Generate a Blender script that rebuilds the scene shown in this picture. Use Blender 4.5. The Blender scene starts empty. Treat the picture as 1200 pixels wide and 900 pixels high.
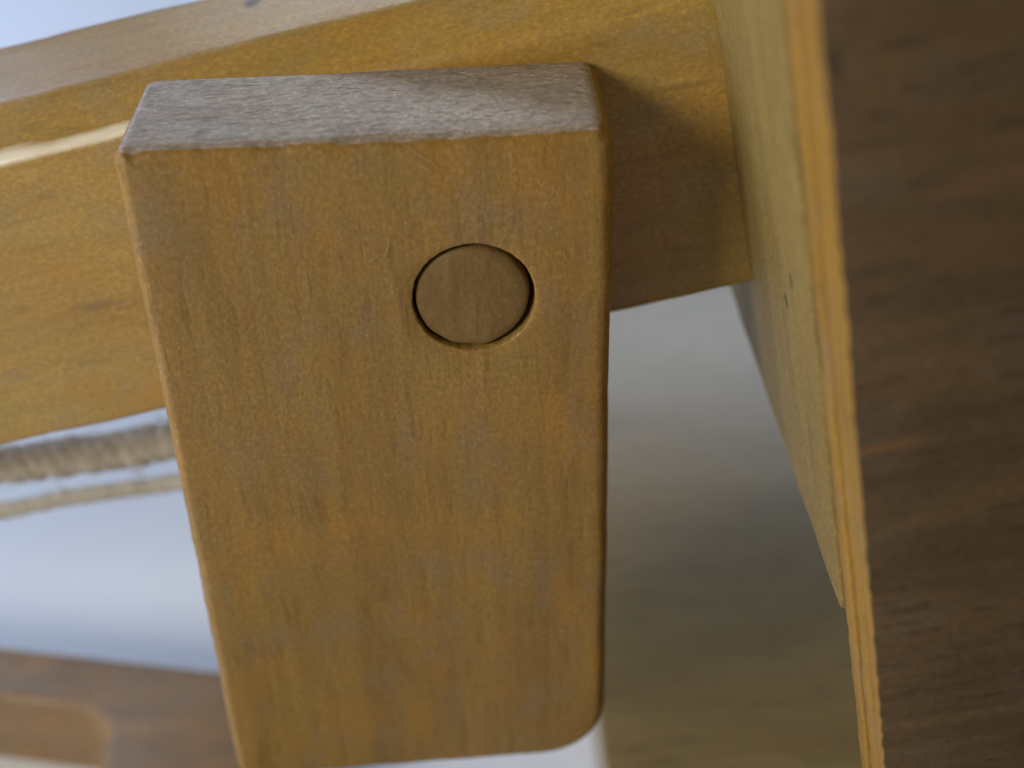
import bpy, bmesh, math, random
from mathutils import Vector, Matrix, noise

S = bpy.context.scene
COL = S.collection
MM = 0.001                      # everything below is laid out in millimetres

# ------------------------------------------------------------------ camera
cam = bpy.data.cameras.new('camera')
co = bpy.data.objects.new('camera', cam)
COL.objects.link(co)
R0 = Vector((0.99849296, -0.04651481, -0.02912339))     # right
DN = Vector((-0.05055259, -0.57302456, -0.81797756))    # down
FW = Vector((0.02135966, 0.81821711, -0.57451243))      # forward
co.matrix_world = Matrix((
    (R0.x, -DN.x, -FW.x, 17.0687*MM), (R0.y, -DN.y, -FW.y, -60.0766*MM),
    (R0.z, -DN.z, -FW.z, 27.5711*MM), (0, 0, 0, 1)))
cam.sensor_width = 36.0
cam.lens = 36.0*1592.42/1200.0
cam.clip_start = 0.002
cam.clip_end = 20.0
cam.dof.use_dof = True
cam.dof.focus_distance = 0.071
cam.dof.aperture_fstop = 30.0
cam.dof.aperture_blades = 0
S.camera = co

# ------------------------------------------------------------------ light
world = bpy.data.worlds.new('World')
S.world = world
world.use_nodes = True
bg = world.node_tree.nodes['Background']
bg.inputs[0].default_value = (0.62, 0.72, 0.90, 1)
bg.inputs[1].default_value = 0.005


def area(name, loc, target, sx, sy, power, col):
    l = bpy.data.lights.new(name, 'AREA')
    l.shape = 'RECTANGLE'
    l.size, l.size_y = sx*MM, sy*MM
    l.energy = power
    l.color = col
    o = bpy.data.objects.new(name, l)
    COL.objects.link(o)
    o.location = Vector(loc)*MM
    d = (Vector(target)-Vector(loc))
    o.rotation_euler = d.to_track_quat('-Z', 'Y').to_euler()
    return o


# soft room lamp in front at the left, a near lamp low at the left, a bluish window beyond, a pale strip of window behind
area('room_lamp', (-249, -247, 149), (12, 5, -20), 110, 110, 0.98, (1.0, 0.94, 0.83))
area('low_lamp', (-170, -15, 25), (0, 5, -10), 120, 120, 0.115, (1.0, 0.95, 0.86))
area('window_side', (-225, 190, 130), (-265, 130, -70), 200, 200, 0.62, (0.66, 0.86, 1.30))
area('window_back', (50, 446, 176), (25, 30, -40), 420, 60, 0.46, (0.88, 0.95, 1.06))

S.view_settings.view_transform = 'Standard'
S.view_settings.look = 'None'
S.view_settings.gamma = 1.0
S.view_settings.use_curve_mapping = False
S.view_settings.exposure = 0.0
S.render.engine = 'CYCLES'
S.cycles.max_bounces = 8
S.cycles.use_denoising = True


# ------------------------------------------------------------------ materials
class NT:
    def __init__(self, name):
        self.m = bpy.data.materials.new(name)
        self.m.use_nodes = True
        self.t = self.m.node_tree
        self.b = self.t.nodes['Principled BSDF']

    def n(self, kind, **kw):
        x = self.t.nodes.new(kind)
        for k, v in kw.items():
            setattr(x, k, v)
        return x

    def l(self, a, b):
        self.t.links.new(a, b)

    def coords(self, per_mm):
        tc = self.n('ShaderNodeTexCoord')
        mp = self.n('ShaderNodeMapping')
        mp.inputs['Scale'].default_value = [1000*c for c in per_mm]
        self.l(tc.outputs['Object'], mp.inputs['Vector'])
        return mp.outputs['Vector']

    def noise(self, per_mm, detail=3.0, rough=0.55, dist=0.0):
        x = self.n('ShaderNodeTexNoise')
        x.inputs['Scale'].default_value = 1.0
        x.inputs['Detail'].default_value = detail
        x.inputs['Roughness'].default_value = rough
        x.inputs['Distortion'].default_value = dist
        self.l(self.coords(per_mm), x.inputs['Vector'])
        return x.outputs['Fac']

    def ramp(self, fac, lo, hi, a=0.0, b=1.0):
        x = self.n('ShaderNodeMapRange')
        x.inputs['From Min'].default_value = lo
        x.inputs['From Max'].default_value = hi
        x.inputs['To Min'].default_value = a
        x.inputs['To Max'].default_value = b
        self.l(fac, x.inputs['Value'])
        return x.outputs['Result']

    def mix(self, fac, a, b, mode='MIX'):
        x = self.n('ShaderNodeMix', data_type='RGBA', blend_type=mode)
        if isinstance(fac, (int, float)):
            x.inputs[0].default_value = fac
        else:
            self.l(fac, x.inputs[0])
        for s, v in ((6, a), (7, b)):
            if isinstance(v, (tuple, list)):
                x.inputs[s].default_value = (*v, 1)
            else:
                self.l(v, x.inputs[s])
        return x.outputs[2]

    def math(self, op, a, b):
        x = self.n('ShaderNodeMath', operation=op)
        for i, v in enumerate((a, b)):
            if isinstance(v, (int, float)):
                x.inputs[i].default_value = v
            else:
                self.l(v, x.inputs[i])
        return x.outputs[0]


def vec(axis, along, across):
    v = [across]*3
    v['XYZ'.index(axis)] = along
    return v


def wood(name, light, dark, axis, stretch=1.0, dust=0.0, pore=0.55, pore_col=None, rough=0.42, spec=0.4, bump=0.35,
         patch=None, fine=1.0, coat=0.0, coat_rough=0.2, wear=0.0, pore_lo=0.60, soft=0.16, speckle=0.45, spots=()):
    t = NT(name)
    broad = t.noise(vec(axis, 0.035, 0.16), 3, 0.6, 0.6)
    streak = t.noise(vec(axis, 0.05*stretch, 0.85*fine), 4, 0.6, 0.3)
    flecks = t.noise(vec(axis, 0.22*fine*stretch, 1.15*fine), 2, 0.5, 0.2)
    speck = t.noise(vec(axis, 2.9, 4.4), 4, 0.72)
    hue = t.noise(vec(axis, 0.13, 0.27), 3, 0.6)
    c = t.mix(t.ramp(broad, 0.32, 0.68), light, dark)
    c = t.mix(t.ramp(streak, 0.42, 0.72, 0, 0.5), c, tuple(0.72*x for x in dark))
    if patch:
        c = t.mix(t.ramp(hue, 0.48, 0.72, 0, 0.75), c, patch)
        hue2 = t.noise(vec(axis, 0.21, 0.33), 2, 0.5)
        c = t.mix(t.ramp(hue2, 0.52, 0.68, 0, 0.5), c, tuple(0.85*(0.6*a+0.4*sum(light)/3) for a in light))
        hue3 = t.noise(vec(axis, 0.17, 0.29), 2, 0.5, 0.4)
        c = t.mix(t.ramp(hue3, 0.55, 0.70, 0, 0.3), c, (0.80*light[0], 0.93*light[1], 0.75*light[2]))
    pc = pore_col or tuple(0.42*x for x in dark)
    c = t.mix(t.ramp(flecks, pore_lo, pore_lo+soft, 0, pore), c, pc)
    c = t.mix(t.ramp(speck, 0.38, 0.70, 0.0, speckle), c, tuple(0.50*x for x in dark))
    c = t.mix(t.ramp(speck, 0.42, 0.26, 0.0, speckle*0.6), c, tuple(min(0.9, 1.5*x) for x in light))
    if wear:
        w = t.noise((0.9, 0.9, 0.9), 4, 0.7)
        c = t.mix(t.ramp(w, 0.58, 0.75, 0, wear), c, (0.55, 0.50, 0.42))
    if dust:
        d = t.noise((4.0, 4.0, 4.0), 1, 0.5)
        c = t.mix(t.ramp(d, 0.72, 0.80, 0, dust), c, (0.60, 0.52, 0.38))
    for (sx, sy, sz), (rx, ry, rz), col in spots:        # knots, worn marks and a painted highlight, each in its own place
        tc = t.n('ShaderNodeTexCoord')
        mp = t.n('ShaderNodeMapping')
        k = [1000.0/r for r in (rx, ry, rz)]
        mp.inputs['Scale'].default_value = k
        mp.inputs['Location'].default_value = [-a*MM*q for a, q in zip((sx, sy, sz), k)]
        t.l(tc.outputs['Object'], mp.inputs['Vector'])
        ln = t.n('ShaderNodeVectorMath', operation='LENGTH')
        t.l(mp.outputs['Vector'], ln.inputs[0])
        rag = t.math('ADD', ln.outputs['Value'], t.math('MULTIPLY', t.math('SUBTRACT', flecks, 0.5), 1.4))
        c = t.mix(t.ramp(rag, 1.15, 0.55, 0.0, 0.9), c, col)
    t.l(c, t.b.inputs['Base Color'])
    t.l(t.ramp(speck, 0.3, 0.7, rough-0.07, rough+0.10), t.b.inputs['Roughness'])
    t.b.inputs['Specular IOR Level'].default_value = spec
    if coat:
        t.b.inputs['Coat Weight'].default_value = coat
        t.b.inputs['Coat Roughness'].default_value = coat_rough
    h = t.math('ADD', t.math('MULTIPLY', streak, 0.6), t.math('MULTIPLY', speck, 0.35))
    h = t.math('SUBTRACT', h, t.math('MULTIPLY', t.ramp(flecks, pore_lo, pore_lo+0.13), 0.45))
    bp = t.n('ShaderNodeBump')
    bp.inputs['Strength'].default_value = bump
    bp.inputs['Distance'].default_value = 0.00010
    t.l(h, bp.inputs['Height'])
    t.l(bp.outputs['Normal'], t.b.inputs['Normal'])
    return t.m


M_BLOCK = wood('block_face_wood', (0.385, 0.232, 0.064), (0.290, 0.166, 0.044), 'Z', fine=1.1, speckle=0.6, pore=0.5, soft=0.28, pore_lo=0.56, dust=0.35, patch=(0.43, 0.215, 0.036), spec=0.28, coat=0.05, coat_rough=0.2)
M_BLOCK_END = wood('block_end_grain', (0.54, 0.45, 0.35), (0.40, 0.32, 0.24), 'X', stretch=2.2, pore=0.6, rough=0.44, spec=0.9,
                   bump=0.9, fine=1.7, wear=0.45, pore_lo=0.54, soft=0.22, speckle=0.9, patch=(0.30, 0.20, 0.12))
M_DOWEL = wood('dowel_wood', (0.25, 0.155, 0.052), (0.185, 0.11, 0.036), 'Z', pore=0.2, fine=1.2, rough=0.6, spec=0.25)
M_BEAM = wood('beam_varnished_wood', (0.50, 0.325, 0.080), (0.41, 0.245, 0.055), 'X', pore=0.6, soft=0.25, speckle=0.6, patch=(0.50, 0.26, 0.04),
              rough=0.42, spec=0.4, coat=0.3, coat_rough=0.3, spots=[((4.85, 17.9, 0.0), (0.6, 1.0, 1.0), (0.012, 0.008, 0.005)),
                     ((-16.0, 9.3, -2.6), (19.0, 1.3, 0.36), (0.86, 0.80, 0.66))])  # pale streak: scuffed left arris, with its bright highlight painted into the colour
M_PANEL = wood('panel_face_wood', (0.148, 0.090, 0.040), (0.084, 0.049, 0.021), 'X', pore=0.75, fine=1.9, patch=(0.145, 0.082, 0.032), rough=0.5, spec=0.3,
               spots=[((31.5, -17.6, -12.2), (1.5, 1.0, 0.40), (0.15, 0.078, 0.026)), ((30.6, -17.6, 4.5), (0.35, 1.0, 0.6), (0.06, 0.038, 0.02)),
                      ((36.0, -17.6, -1.0), (3.5, 1.0, 0.6), (0.13, 0.07, 0.03)), ((40.0, -17.6, -24.0), (4.0, 1.0, 0.5), (0.035, 0.02, 0.012))])
M_PLY = wood('ply_edge_wood', (0.42, 0.235, 0.036), (0.31, 0.165, 0.024), 'Z', pore=0.4, patch=(0.46, 0.25, 0.04), rough=0.55)
M_PLY_DARK = wood('ply_edge_dark_wood', (0.26, 0.14, 0.03), (0.19, 0.095, 0.02), 'Z', pore=0.4, rough=0.6)
M_PALE = wood('spacer_pale_wood', (0.36, 0.255, 0.080), (0.275, 0.19, 0.056), 'Z', pore=0.6, rough=0.6, fine=1.5, speckle=0.7, wear=0.12,
              spots=[((30.2, -3.8, -13.5), (1, 0.45, 0.45), (0.05, 0.035, 0.02)), ((30.2, -6.0, -11.0), (1, 0.3, 0.4), (0.06, 0.04, 0.02))])
M_BASE = wood('base_board_wood', (0.32, 0.225, 0.08), (0.25, 0.17, 0.06), 'X', pore=0.6, rough=0.25, spec=0.65, bump=0.06, speckle=0.3)
M_RAIL = wood('rail_wood', (0.29, 0.185, 0.09), (0.235, 0.145, 0.07), 'X', patch=(0.40, 0.21, 0.06), rough=0.45)


def plain(name, col, rough, per_mm=None, var=0.1, bump=0.0):
    t = NT(name)
    if per_mm:
        nz = t.noise((per_mm,)*3, 4, 0.6)
        c = t.mix(t.ramp(nz, 0.3, 0.7), col, tuple((1-var)*x for x in col))
        t.l(c, t.b.inputs['Base Color'])
        if bump:
            bp = t.n('ShaderNodeBump')
            bp.inputs['Strength'].default_value = bump
            bp.inputs['Distance'].default_value = 0.0002
            t.l(nz, bp.inputs['Height'])
            t.l(bp.outputs['Normal'], t.b.inputs['Normal'])
    else:
        t.b.inputs['Base Color'].default_value = (*col, 1)
    t.b.inputs['Roughness'].default_value = rough
    return t.m


M_TABLE = plain('table_white', (0.82, 0.85, 0.89), 0.55, 0.03, 0.04)
M_ROPE = plain('cord_fibre', (0.90, 0.83, 0.71), 0.9, 2.5, 0.35, 0.6)
M_TWINE = plain('twine_fibre', (0.90, 0.87, 0.78), 0.9, 2.5, 0.35, 0.6)
for m in (M_ROPE, M_TWINE):                              # loose plant fibre lets some light through
    nt = m.node_tree
    tr = nt.nodes.new('ShaderNodeBsdfTranslucent')
    mx = nt.nodes.new('ShaderNodeMixShader')
    mx.inputs[0].default_value = 0.5
    tr.inputs[0].default_value = (0.88, 0.80, 0.68, 1)
    nt.links.new(nt.nodes['Principled BSDF'].outputs[0], mx.inputs[1])
    nt.links.new(tr.outputs[0], mx.inputs[2])
    nt.links.new(mx.outputs[0], nt.nodes['Material Output'].inputs[0])
M_LINT = plain('lint_fibre', (0.50, 0.42, 0.27), 0.8)
M_KNOT = plain('knot_dark_wood', (0.045, 0.03, 0.018), 0.6, 1.5, 0.4)


# ------------------------------------------------------------------ builders
def obj(name, bm, mats, parent=None, M=None, smooth=True):
    me = bpy.data.meshes.new(name)
    bmesh.ops.recalc_face_normals(bm, faces=bm.faces[:])
    ng = [f for f in bm.faces if len(f.verts) > 4]
    if ng:
        bmesh.ops.triangulate(bm, faces=ng)      # in millimetres, before the small real scale
    bmesh.ops.scale(bm, vec=(MM, MM, MM), verts=bm.verts[:])
    bm.to_mesh(me)
    bm.free()
    for m in (mats if isinstance(mats, (list, tuple)) else [mats]):
        me.materials.append(m)
    if smooth:
        for p in me.polygons:
            p.use_smooth = True
    o = bpy.data.objects.new(name, me)
    COL.objects.link(o)
    if parent:
        o.parent = parent
    if M is not None:
        o.matrix_local = M
    return o


def thing(name, label, cat, loc, th=0.0, group=None):
    o = bpy.data.objects.new(name, None)
    o.empty_display_size = 0.01
    COL.objects.link(o)
    o.location = Vector(loc)*MM
    o.rotation_euler = (0, -th, 0)
    o['label'] = label
    o['category'] = cat
    if group:
        o['group'] = group
    return o


def wob(p, amp, freq, seed=0.0):
    q = Vector(p)*freq + Vector((seed, seed*1.7, -seed))
    return Vector((noise.noise(q), noise.noise(q+Vector((31.4, 0, 0))), noise.noise(q+Vector((0, 57.1, 0)))))*amp


def round_poly(pts, radii, seg=6):
    """closed polygon (2-D) with rounded corners; returns points and outward normals"""
    out = []
    n = len(pts)
    area2 = sum(pts[i][0]*pts[(i+1) % n][1]-pts[(i+1) % n][0]*pts[i][1] for i in range(n))
    sg = 1 if area2 > 0 else -1
    for i in range(n):
        p0, p, p1 = Vector(pts[i-1]), Vector(pts[i]), Vector(pts[(i+1) % n])
        a, b = (p0-p).normalized(), (p1-p).normalized()
        half = a.angle(b)/2
        r = radii[i]
        d = r/math.tan(half)
        convex = (p-p0).x*(p1-p).y-(p-p0).y*(p1-p).x
        fl = 1 if convex*sg > 0 else -1
        c = p+(a+b).normalized()*(r/math.sin(half))
        s, e = p+a*d-c, p+b*d-c
        ang0 = math.atan2(s.y, s.x)
        da = math.atan2(e.y, e.x)-ang0
        while da > math.pi: da -= 2*math.pi
        while da < -math.pi: da += 2*math.pi
        for k in range(seg+1):
            t = ang0+da*k/seg
            nv = Vector((math.cos(t), math.sin(t)))
            out.append((c+nv*r, nv*fl))
    return out


def densify(ring, step):
    res = []
    n = len(ring)
    for i in range(n):
        (p, a), (q, b) = ring[i], ring[(i+1) % n]
        k = max(1, int((q-p).length/step))
        for j in range(k):
            t = j/k
            res.append((p.lerp(q, t), a.lerp(b, t).normalized()))
    return res


def skin_rings(bm, rings, cap0=True, cap1=True, mat=0):
    fs = []
    for r0, r1 in zip(rings, rings[1:]):
        n = len(r0)
        for i in range(n):
            f = bm.faces.new((r0[i], r0[(i+1) % n], r1[(i+1) % n], r1[i]))
            f.material_index = mat
            fs.append(f)
    if cap0: bm.faces.new(rings[0][::-1]).material_index = mat
    if cap1: bm.faces.new(rings[-1]).material_index = mat
    return fs


def bar(profile, radii, l0, l1, bev=0.5, step=2.5, wobble=0.05, seed=1.0, seg=5):
    """profile given in (a, b) swept along the local X axis from l0 to l1, rounded everywhere"""
    bm = bmesh.new()
    ring = densify(round_poly(profile, radii, seg), step)
    stations = []
    for k in range(5):
        t = math.pi/2*k/4
        stations.append((l0+bev*(1-math.sin(t)), bev*(1-math.cos(t))))
    stations.reverse()
    stations = [(l0+bev*(1-math.sin(math.pi/2*k/4)), bev*(1-math.cos(math.pi/2*k/4))) for k in range(4, -1, -1)]
    n = max(2, int((l1-l0)/step))
    mid = [(l0+bev+(l1-l0-2*bev)*k/n, 0.0) for k in range(1, n)]
    end = [(l1-bev*(1-math.sin(math.pi/2*k/4)), bev*(1-math.cos(math.pi/2*k/4))) for k in range(0, 5)]
    rings = []
    st = sorted(stations, key=lambda s: s[0])
    for x, ins in st+mid+end:
        row = []
        for p, nv in ring:
            q = p-nv*ins
            v = Vector((x, q.x, q.y))
            v += wob(v, wobble, 0.22, seed)+wob(v, wobble*0.5, 0.9, seed+5)
            row.append(bm.verts.new(v))
        rings.append(row)
    skin_rings(bm, rings)
    return bm


def box_bar(a0, a1, b0, b1, l0, l1, r=0.5, **kw):
    return bar([(a0, b0), (a1, b0), (a1, b1), (a0, b1)], [r]*4, l0, l1, bev=kw.pop('bev', 0.75*r), **kw)


def tube(bm, pts, rad, seg=8):
    rings = []
    for i, p in enumerate(pts):
        d = (pts[min(i+1, len(pts)-1)]-pts[max(i-1, 0)]).normalized()
        u = d.cross(Vector((0, 0, 1)))
        u = (u if u.length > 1e-4 else d.cross(Vector((0, 1, 0)))).normalized()
        w = d.cross(u)
        rr = rad(i/(len(pts)-1)) if callable(rad) else rad
        rings.append([bm.verts.new(p+(u*math.cos(2*math.pi*k/seg)+w*math.sin(2*math.pi*k/seg))*rr) for k in range(seg)])
    skin_rings(bm, rings)


TABLE_Z = -71.0
BASE_Z = -62.0

# ------------------------------------------------------------------ the setting
bm = bmesh.new()
for x, y in ((-900, -500), (900, -500), (900, 1300), (-900, 1300)):
    bm.verts.new((x, y, TABLE_Z))
bm.faces.new(bm.verts[:])
tb = obj('table_top', bm, M_TABLE, smooth=False)
tb['kind'] = 'structure'

# ------------------------------------------------------------------ base board under the panel
base = thing('base_board', 'varnished brown wooden board lying flat on the white table under the panel', 'board', (25.4, -40, TABLE_Z))
obj('board', box_bar(-0.0, 160.0, 0.0, BASE_Z-TABLE_Z, 0.0, 80.0, r=0.4, step=4.0, seed=3.0), M_BASE, base)

# ------------------------------------------------------------------ the tilted beam
TH = math.radians(11.2)
beam = thing('wooden_beam', 'long yellow varnished beam with a chamfered top edge, running behind the pegged block', 'beam', (0, 0, 0), TH)
prof = [(9.06, -20.85), (21.0, -20.85), (21.0, 0.0), (12.0, -0.4), (9.06, -2.75)]
bb = bar(prof, [0.55, 0.6, 0.6, 1.4, 1.2], -85.0, 30.6, bev=0.15, step=1.5, wobble=0.09, seed=7.0)
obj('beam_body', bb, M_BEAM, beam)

# ------------------------------------------------------------------ leaning panel of glued plies with its spacer
TP = math.radians(10.5)
panel = thing('plywood_panel', 'dark brown plywood panel standing at the right with its pale layered edge showing', 'panel', (0, 0, 0), TP)
U0 = 30.2
FRONT_Y, BACK_Y = -17.6, -10.4


def sheet(y0, y1, u0, u1, v0, v1, jag=0.0, seed=0.0, r=0.12, step=0.35, lean_bottom=True):
    """one ply: a thin slab in the panel's own frame (x = u, z = v) whose left edge is a little ragged"""
    bm = bmesh.new()
    n = int((v1-v0)/step)
    rows = []
    for i in range(n+1):
        v = v0+(v1-v0)*i/n
        e = noise.noise(Vector((v*0.25, seed, 0)))*0.07+noise.noise(Vector((v*1.3, seed+9, 0)))*0.05
        if jag:
            s = (v*0.75+seed+noise.noise(Vector((v*0.2, 3, seed)))*1.2) % 1.0
            e += jag*(s if s < 0.8 else (1-s)*4)*max(0.0, 0.6+noise.noise(Vector((v*0.12, seed+4, 1))))
        u = u0+e
        ub = u1
        row = [bm.verts.new((ub, y1, v)), bm.verts.new((u+r, y1, v)), bm.verts.new((u+0.3*r, y1-0.3*r, v)), bm.verts.new((u, y1-r, v)),
               bm.verts.new((u, y0+r, v)), bm.verts.new((u+0.3*r, y0+0.3*r, v)), bm.verts.new((u+r, y0, v)),
               bm.verts.new((u+4, y0, v)), bm.verts.new((ub, y0, v))]
        rows.append(row)
    skin_rings(bm, rows)
    return bm


# panel foot: the leaning frame's v runs down to the board; 60 mm of it lie below the pivot
V0, V1 = -55.0, 40.0
plies = [(-17.60, -15.9, 0.00, 0.12, M_PANEL), (-15.9, -14.1, 0.05, 0.0, M_PLY), (-14.1, -13.2, 0.22, 0.0, M_PLY_DARK),
         (-13.2, -11.4, 0.02, 0.0, M_PLY), (-11.4, -10.45, 0.30, 0.0, M_PLY_DARK)]
for k, (y0, y1, du, jag, m) in enumerate(plies):
    pb = sheet(y0+0.01, y1-0.01, U0+du, 95.0, V0, V1, jag, 3.7*k)
    bmesh.ops.recalc_face_normals(pb, faces=pb.faces[:])
    for f in pb.faces:
        f.normal_update()
        if f.normal.x < -0.45: f.material_index = 1
    obj('ply', pb, [m, m if m is M_PLY_DARK else M_PLY], panel)
sp = box_bar(-10.40, 34.0, -28.6, 40.0, U0-0.05, 58.0, r=0.35, step=1.6, wobble=0.08, seed=11.0)
obj('spacer_block', sp, M_PALE, panel)['label'] = 'pale thick spacer block glued behind the plies'

# ------------------------------------------------------------------ the pegged block
W_, T_, H_ = 24.0, 9.0, 45.1
CX, CZ, RH = 16.81, -9.14, 3.17
block = thing('wooden_block', 'upright tapering brown block with a round dowel end set into its face', 'block', (0, 0, -H_))
bm = bmesh.new()
outline = densify(round_poly([(-0.15, 0), (-0.65, -H_-0.9), (W_, -H_), (W_, 0)], [0.8, 1.2, 4.3, 1.0], 10), 0.4)
outline = [(p, nv) for p, nv in outline]
hole = []
for p, nv in outline:
    d = Vector((p.x-CX, p.y-CZ)).normalized()
    hole.append(d)


def face_pt(x, y, z):
    v = Vector((x, y, z))
    v += wob(v, 0.05, 0.16, 2.0)+wob(v, 0.010, 0.45, 8.0)
    return v


def bring(y, f):
    row = []
    for i, (p, nv) in enumerate(outline):
        q = f(i, p, nv)
        v = face_pt(q.x, y, q.y)
        v.z += H_
        row.append(bm.verts.new(v))
    return row


def hole_ring(y, r):
    return bring(y, lambda i, p, nv: Vector((CX, CZ))+hole[i]*(r+0.05*noise.noise(Vector((hole[i].x*2.2, hole[i].y*2.2, 5)))+0.035*noise.noise(Vector((hole[i].x*7, hole[i].y*7, 15)))))


def lerp_ring(y, t, ins):
    return bring(y, lambda i, p, nv: (Vector((CX, CZ))+hole[i]*(RH+0.10)).lerp(p-nv*ins, t))


B = 0.75


def chip(i, p):
    # the front arris is worn unevenly
    n = noise.noise(Vector((p.x*0.5, p.y*0.5, 3.3)))*0.5+noise.noise(Vector((p.x*1.7, p.y*1.7, 9.1)))*0.45
    return max(0.0, 0.10+(0.50 if p.y > -1.5 else 0.18)*n)


rings = [hole_ring(2.2, RH), hole_ring(0.5, RH), hole_ring(0.10, RH+0.01), hole_ring(0.03, RH+0.04), hole_ring(0.0, RH+0.10)]
for t in (0.06, 0.14, 0.25, 0.38, 0.52, 0.66, 0.80, 0.92):
    rings.append(lerp_ring(0.0, t, B))
for k in range(0, 6):
    a = math.pi/2*k/5
    ins = B*(1-math.sin(a))
    yy = B*(1-math.cos(a))
    rings.append(bring(yy, lambda i, p, nv, ins=ins, a=a: p-nv*(ins+chip(i, p)*math.sin(2*a)*0.5+0.25*chip(i, p)*math.sin(a))))
for yy in (1.2, 2.2, 3.5, 5.0, 6.5, 7.8):
    rings.append(bring(yy, lambda i, p, nv, yy=yy: p-nv*(0.25*chip(i, p)*max(0, 1-yy/3))))
for k in range(0, 5):
    a = math.pi/2*k/4
    rings.append(bring(T_-0.5*(1-math.sin(a)), lambda i, p, nv, a=a: p-nv*0.5*(1-math.cos(a))))
for t in (0.8, 0.5, 0.2):
    rings.append(lerp_ring(T_, t, 0.5))
for r0, r1 in zip(rings, rings[1:]):
    n = len(r0)
    for i in range(n):
        f = bm.faces.new((r0[i], r0[(i+1) % n], r1[(i+1) % n], r1[i]))
bm.faces.new(rings[-1])
bm.faces.new(rings[0])
bmesh.ops.recalc_face_normals(bm, faces=bm.faces[:])
for f in bm.faces:
    f.normal_update()
    c = f.calc_center_median()
    if f.normal.z > 0.80 and c.z > H_-2: f.material_index = 1
    if f.normal.z < -0.7 and c.z < 3: f.material_index = 1
obj('block_body', bm, [M_BLOCK, M_BLOCK_END], block)

bm = bmesh.new()
prof = [(2.1, 2.98), (0.75, 2.99), (0.45, 2.97), (0.30, 2.91), (0.22, 2.79), (0.16, 2.45), (0.14, 1.2), (0.14, 0.5)]
rings = []
for y, r in prof:
    row = []
    for k in range(64):
        a = 2*math.pi*k/64
        v = Vector((CX-0.07+r*math.cos(a), y, CZ-0.04+r*math.sin(a)+H_))
        v += wob(v, 0.09, 0.8, 21.0)
        row.append(bm.verts.new(v))
    rings.append(row)
skin_rings(bm, rings)
obj('dowel', bm, M_DOWEL, block)

# fine fibres caught on the varnish
random.seed(5)
bm = bmesh.new()
for x, z, ln, ang in ((14.2, -0.5, 3.6, -0.72), (12.6, -5.9, 1.3, 1.25), (18.6, -4.5, 0.4, 1.4), (21.0, -3.0, 0.5, 1.5),
                      (4.3, -18.5, 0.4, 1.0), (19.2, -13.4, 0.5, 1.5), (8.0, -3.2, 0.4, 1.3), (2.6, -1.1, 0.9, 0.1),
                      (19.0, -1.3, 0.9, 1.6), (11.9, -6.4, 0.7, 0.7), (14.9, -1.6, 1.1, -0.5), (6.9, -24.5, 0.5, 1.2), (21.5, -6.8, 0.6, 1.7)):
    pts = []
    bend = random.uniform(-0.35, 0.35)
    for k in range(9):
        t = k/8-0.5
        a = ang+bend*t
        pts.append(Vector((x+ln*t*math.cos(a), -0.05-0.10*math.cos(t*3), z+ln*t*math.sin(a)+H_)))
    tube(bm, pts, 0.009, 5)
li = obj('lint', bm, M_LINT, block)
li['kind'] = 'stuff'

# ------------------------------------------------------------------ cords behind the beam


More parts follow.
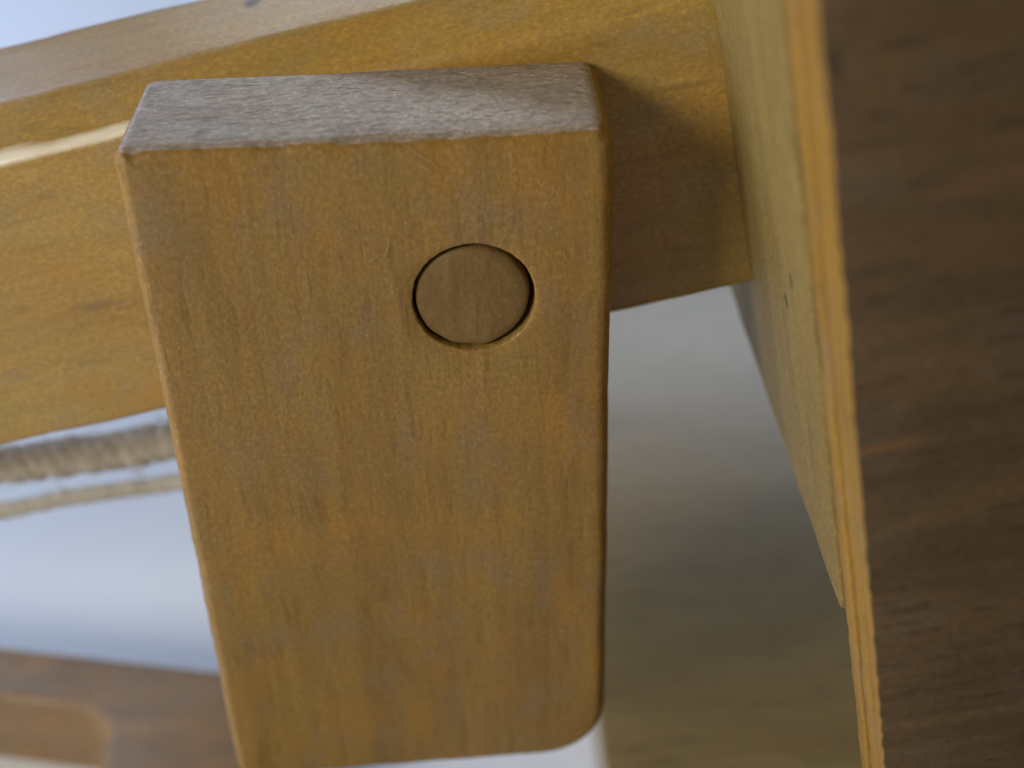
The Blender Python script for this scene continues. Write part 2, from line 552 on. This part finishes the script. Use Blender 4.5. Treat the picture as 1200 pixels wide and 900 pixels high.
def cord(name, label, cat, path, rad, mat, pitch):
    t = thing(name, label, cat, path[0])
    o = Vector(path[0])
    # Catmull-Rom through the path
    P = [Vector(p) for p in path]
    P = [2*P[0]-P[1]]+P+[2*P[-1]-P[-2]]
    cl = []
    for i in range(1, len(P)-2):
        for k in range(40):
            u = k/40
            a, b, c, d = P[i-1], P[i], P[i+1], P[i+2]
            cl.append(0.5*((2*b)+(c-a)*u+(2*a-5*b+4*c-d)*u*u+(3*b-a-3*c+d)*u**3))
    cl.append(P[-2])
    s = [0.0]
    for a, b in zip(cl, cl[1:]): s.append(s[-1]+(b-a).length)
    # resample
    m = int(s[-1]/0.35)
    pts, j = [], 0
    for k in range(m+1):
        q = s[-1]*k/m
        while j < len(s)-2 and s[j+1] < q: j += 1
        pts.append(cl[j].lerp(cl[j+1], min(1, (q-s[j])/max(1e-6, s[j+1]-s[j]))))
    for st in range(3):
        bm = bmesh.new()
        line = []
        for i, p in enumerate(pts):
            d = (pts[min(i+1, m)]-pts[max(i-1, 0)]).normalized()
            u = d.cross(Vector((0, 1, 0))).normalized()
            w = d.cross(u)
            a = 2*math.pi*(i*s[-1]/m/pitch+st/3)
            line.append(p-o+(u*math.cos(a)+w*math.sin(a))*rad*0.17+wob(p, 0.20*rad, 0.9, st*3.0))
        tube(bm, line, lambda t: rad*0.84, 8)
        obj('strand', bm, mat, t)
    bm = bmesh.new()                                     # loose hairs standing off the twist
    rnd = random.Random(7)
    for i in range(2, m-4, 1):
        for h in range(1):
            d = (pts[i+1]-pts[i-1]).normalized()
            u = d.cross(Vector((0, 1, 0))).normalized()
            w = d.cross(u)
            a = rnd.uniform(0, 2*math.pi)
            r = u*math.cos(a)+w*math.sin(a)
            st0 = pts[i]-o+r*rad*0.9
            f = rnd.uniform(0.25, 0.75)*rad
            sl = d*rnd.uniform(-1.3, 1.3)*rad
            tube(bm, [st0, st0+r*f*0.6+sl*0.5, st0+r*f+sl], 0.028*rad, 3)
    fz = obj('fuzz', bm, mat, t)
    fz['kind'] = 'stuff'
    return t


cord('thick_cord', 'thick brown twisted cord running just below the beam, left of the block', 'cord',
     [(-95, 22, -42.5), (-60, 21, -38.4), (-19.1, 20.0, -33.7), (-6.5, 20.0, -32.2), (2, 19, -29.5), (9, 16, -22), (11, 15, -19.4)], 1.45, M_ROPE, 3.4)
cord('thin_twine', 'thin greyish twine below the thicker cord, left of the block', 'cord',
     [(-95, 20.5, -53), (-60, 20.5, -46.0), (-19.9, 20.5, -38.35), (-12.6, 20.5, -37.15), (-6.5, 20.5, -36.5), (2, 19.5, -34.5), (12, 16.5, -25), (14.5, 15.5, -18.7)], 0.68, M_TWINE, 1.9)

# ------------------------------------------------------------------ low frame at the lower left
low = thing('notched_plank', 'low brown plank with a rounded notch, lying on the white table at lower left', 'board', (-14.0, 20.0, TABLE_Z))


def plate(pts, radii, h, bev, step=1.5, seed=0.0):
    """flat plate of any outline, its top and bottom arrises rounded"""
    bm = bmesh.new()
    ring = densify(round_poly(pts, radii, 8), step)
    rings = []
    prof = [(bev*(1-math.cos(math.pi/2*k/5)), bev*(1-math.sin(math.pi/2*k/5))) for k in range(6)]
    prof = prof+[(h-z, i) for z, i in reversed(prof)]
    for z, ins in prof:
        rings.append([bm.verts.new(Vector((p.x-nv.x*ins, p.y-nv.y*ins, z))+wob((p.x, p.y, z), 0.06, 0.2, seed)) for p, nv in ring])
    skin_rings(bm, rings)
    return bm


obj('plank_body', plate([(-75, 23.6), (-75, 17.8), (-2.6, 1.6), (0.6, -60), (11.5, -60), (11.5, 4.6)],
                         [1.4, 1.4, 4.5, 1.4, 1.4, 1.4], 9.0, 0.9, seed=15.0), M_RAIL, low)
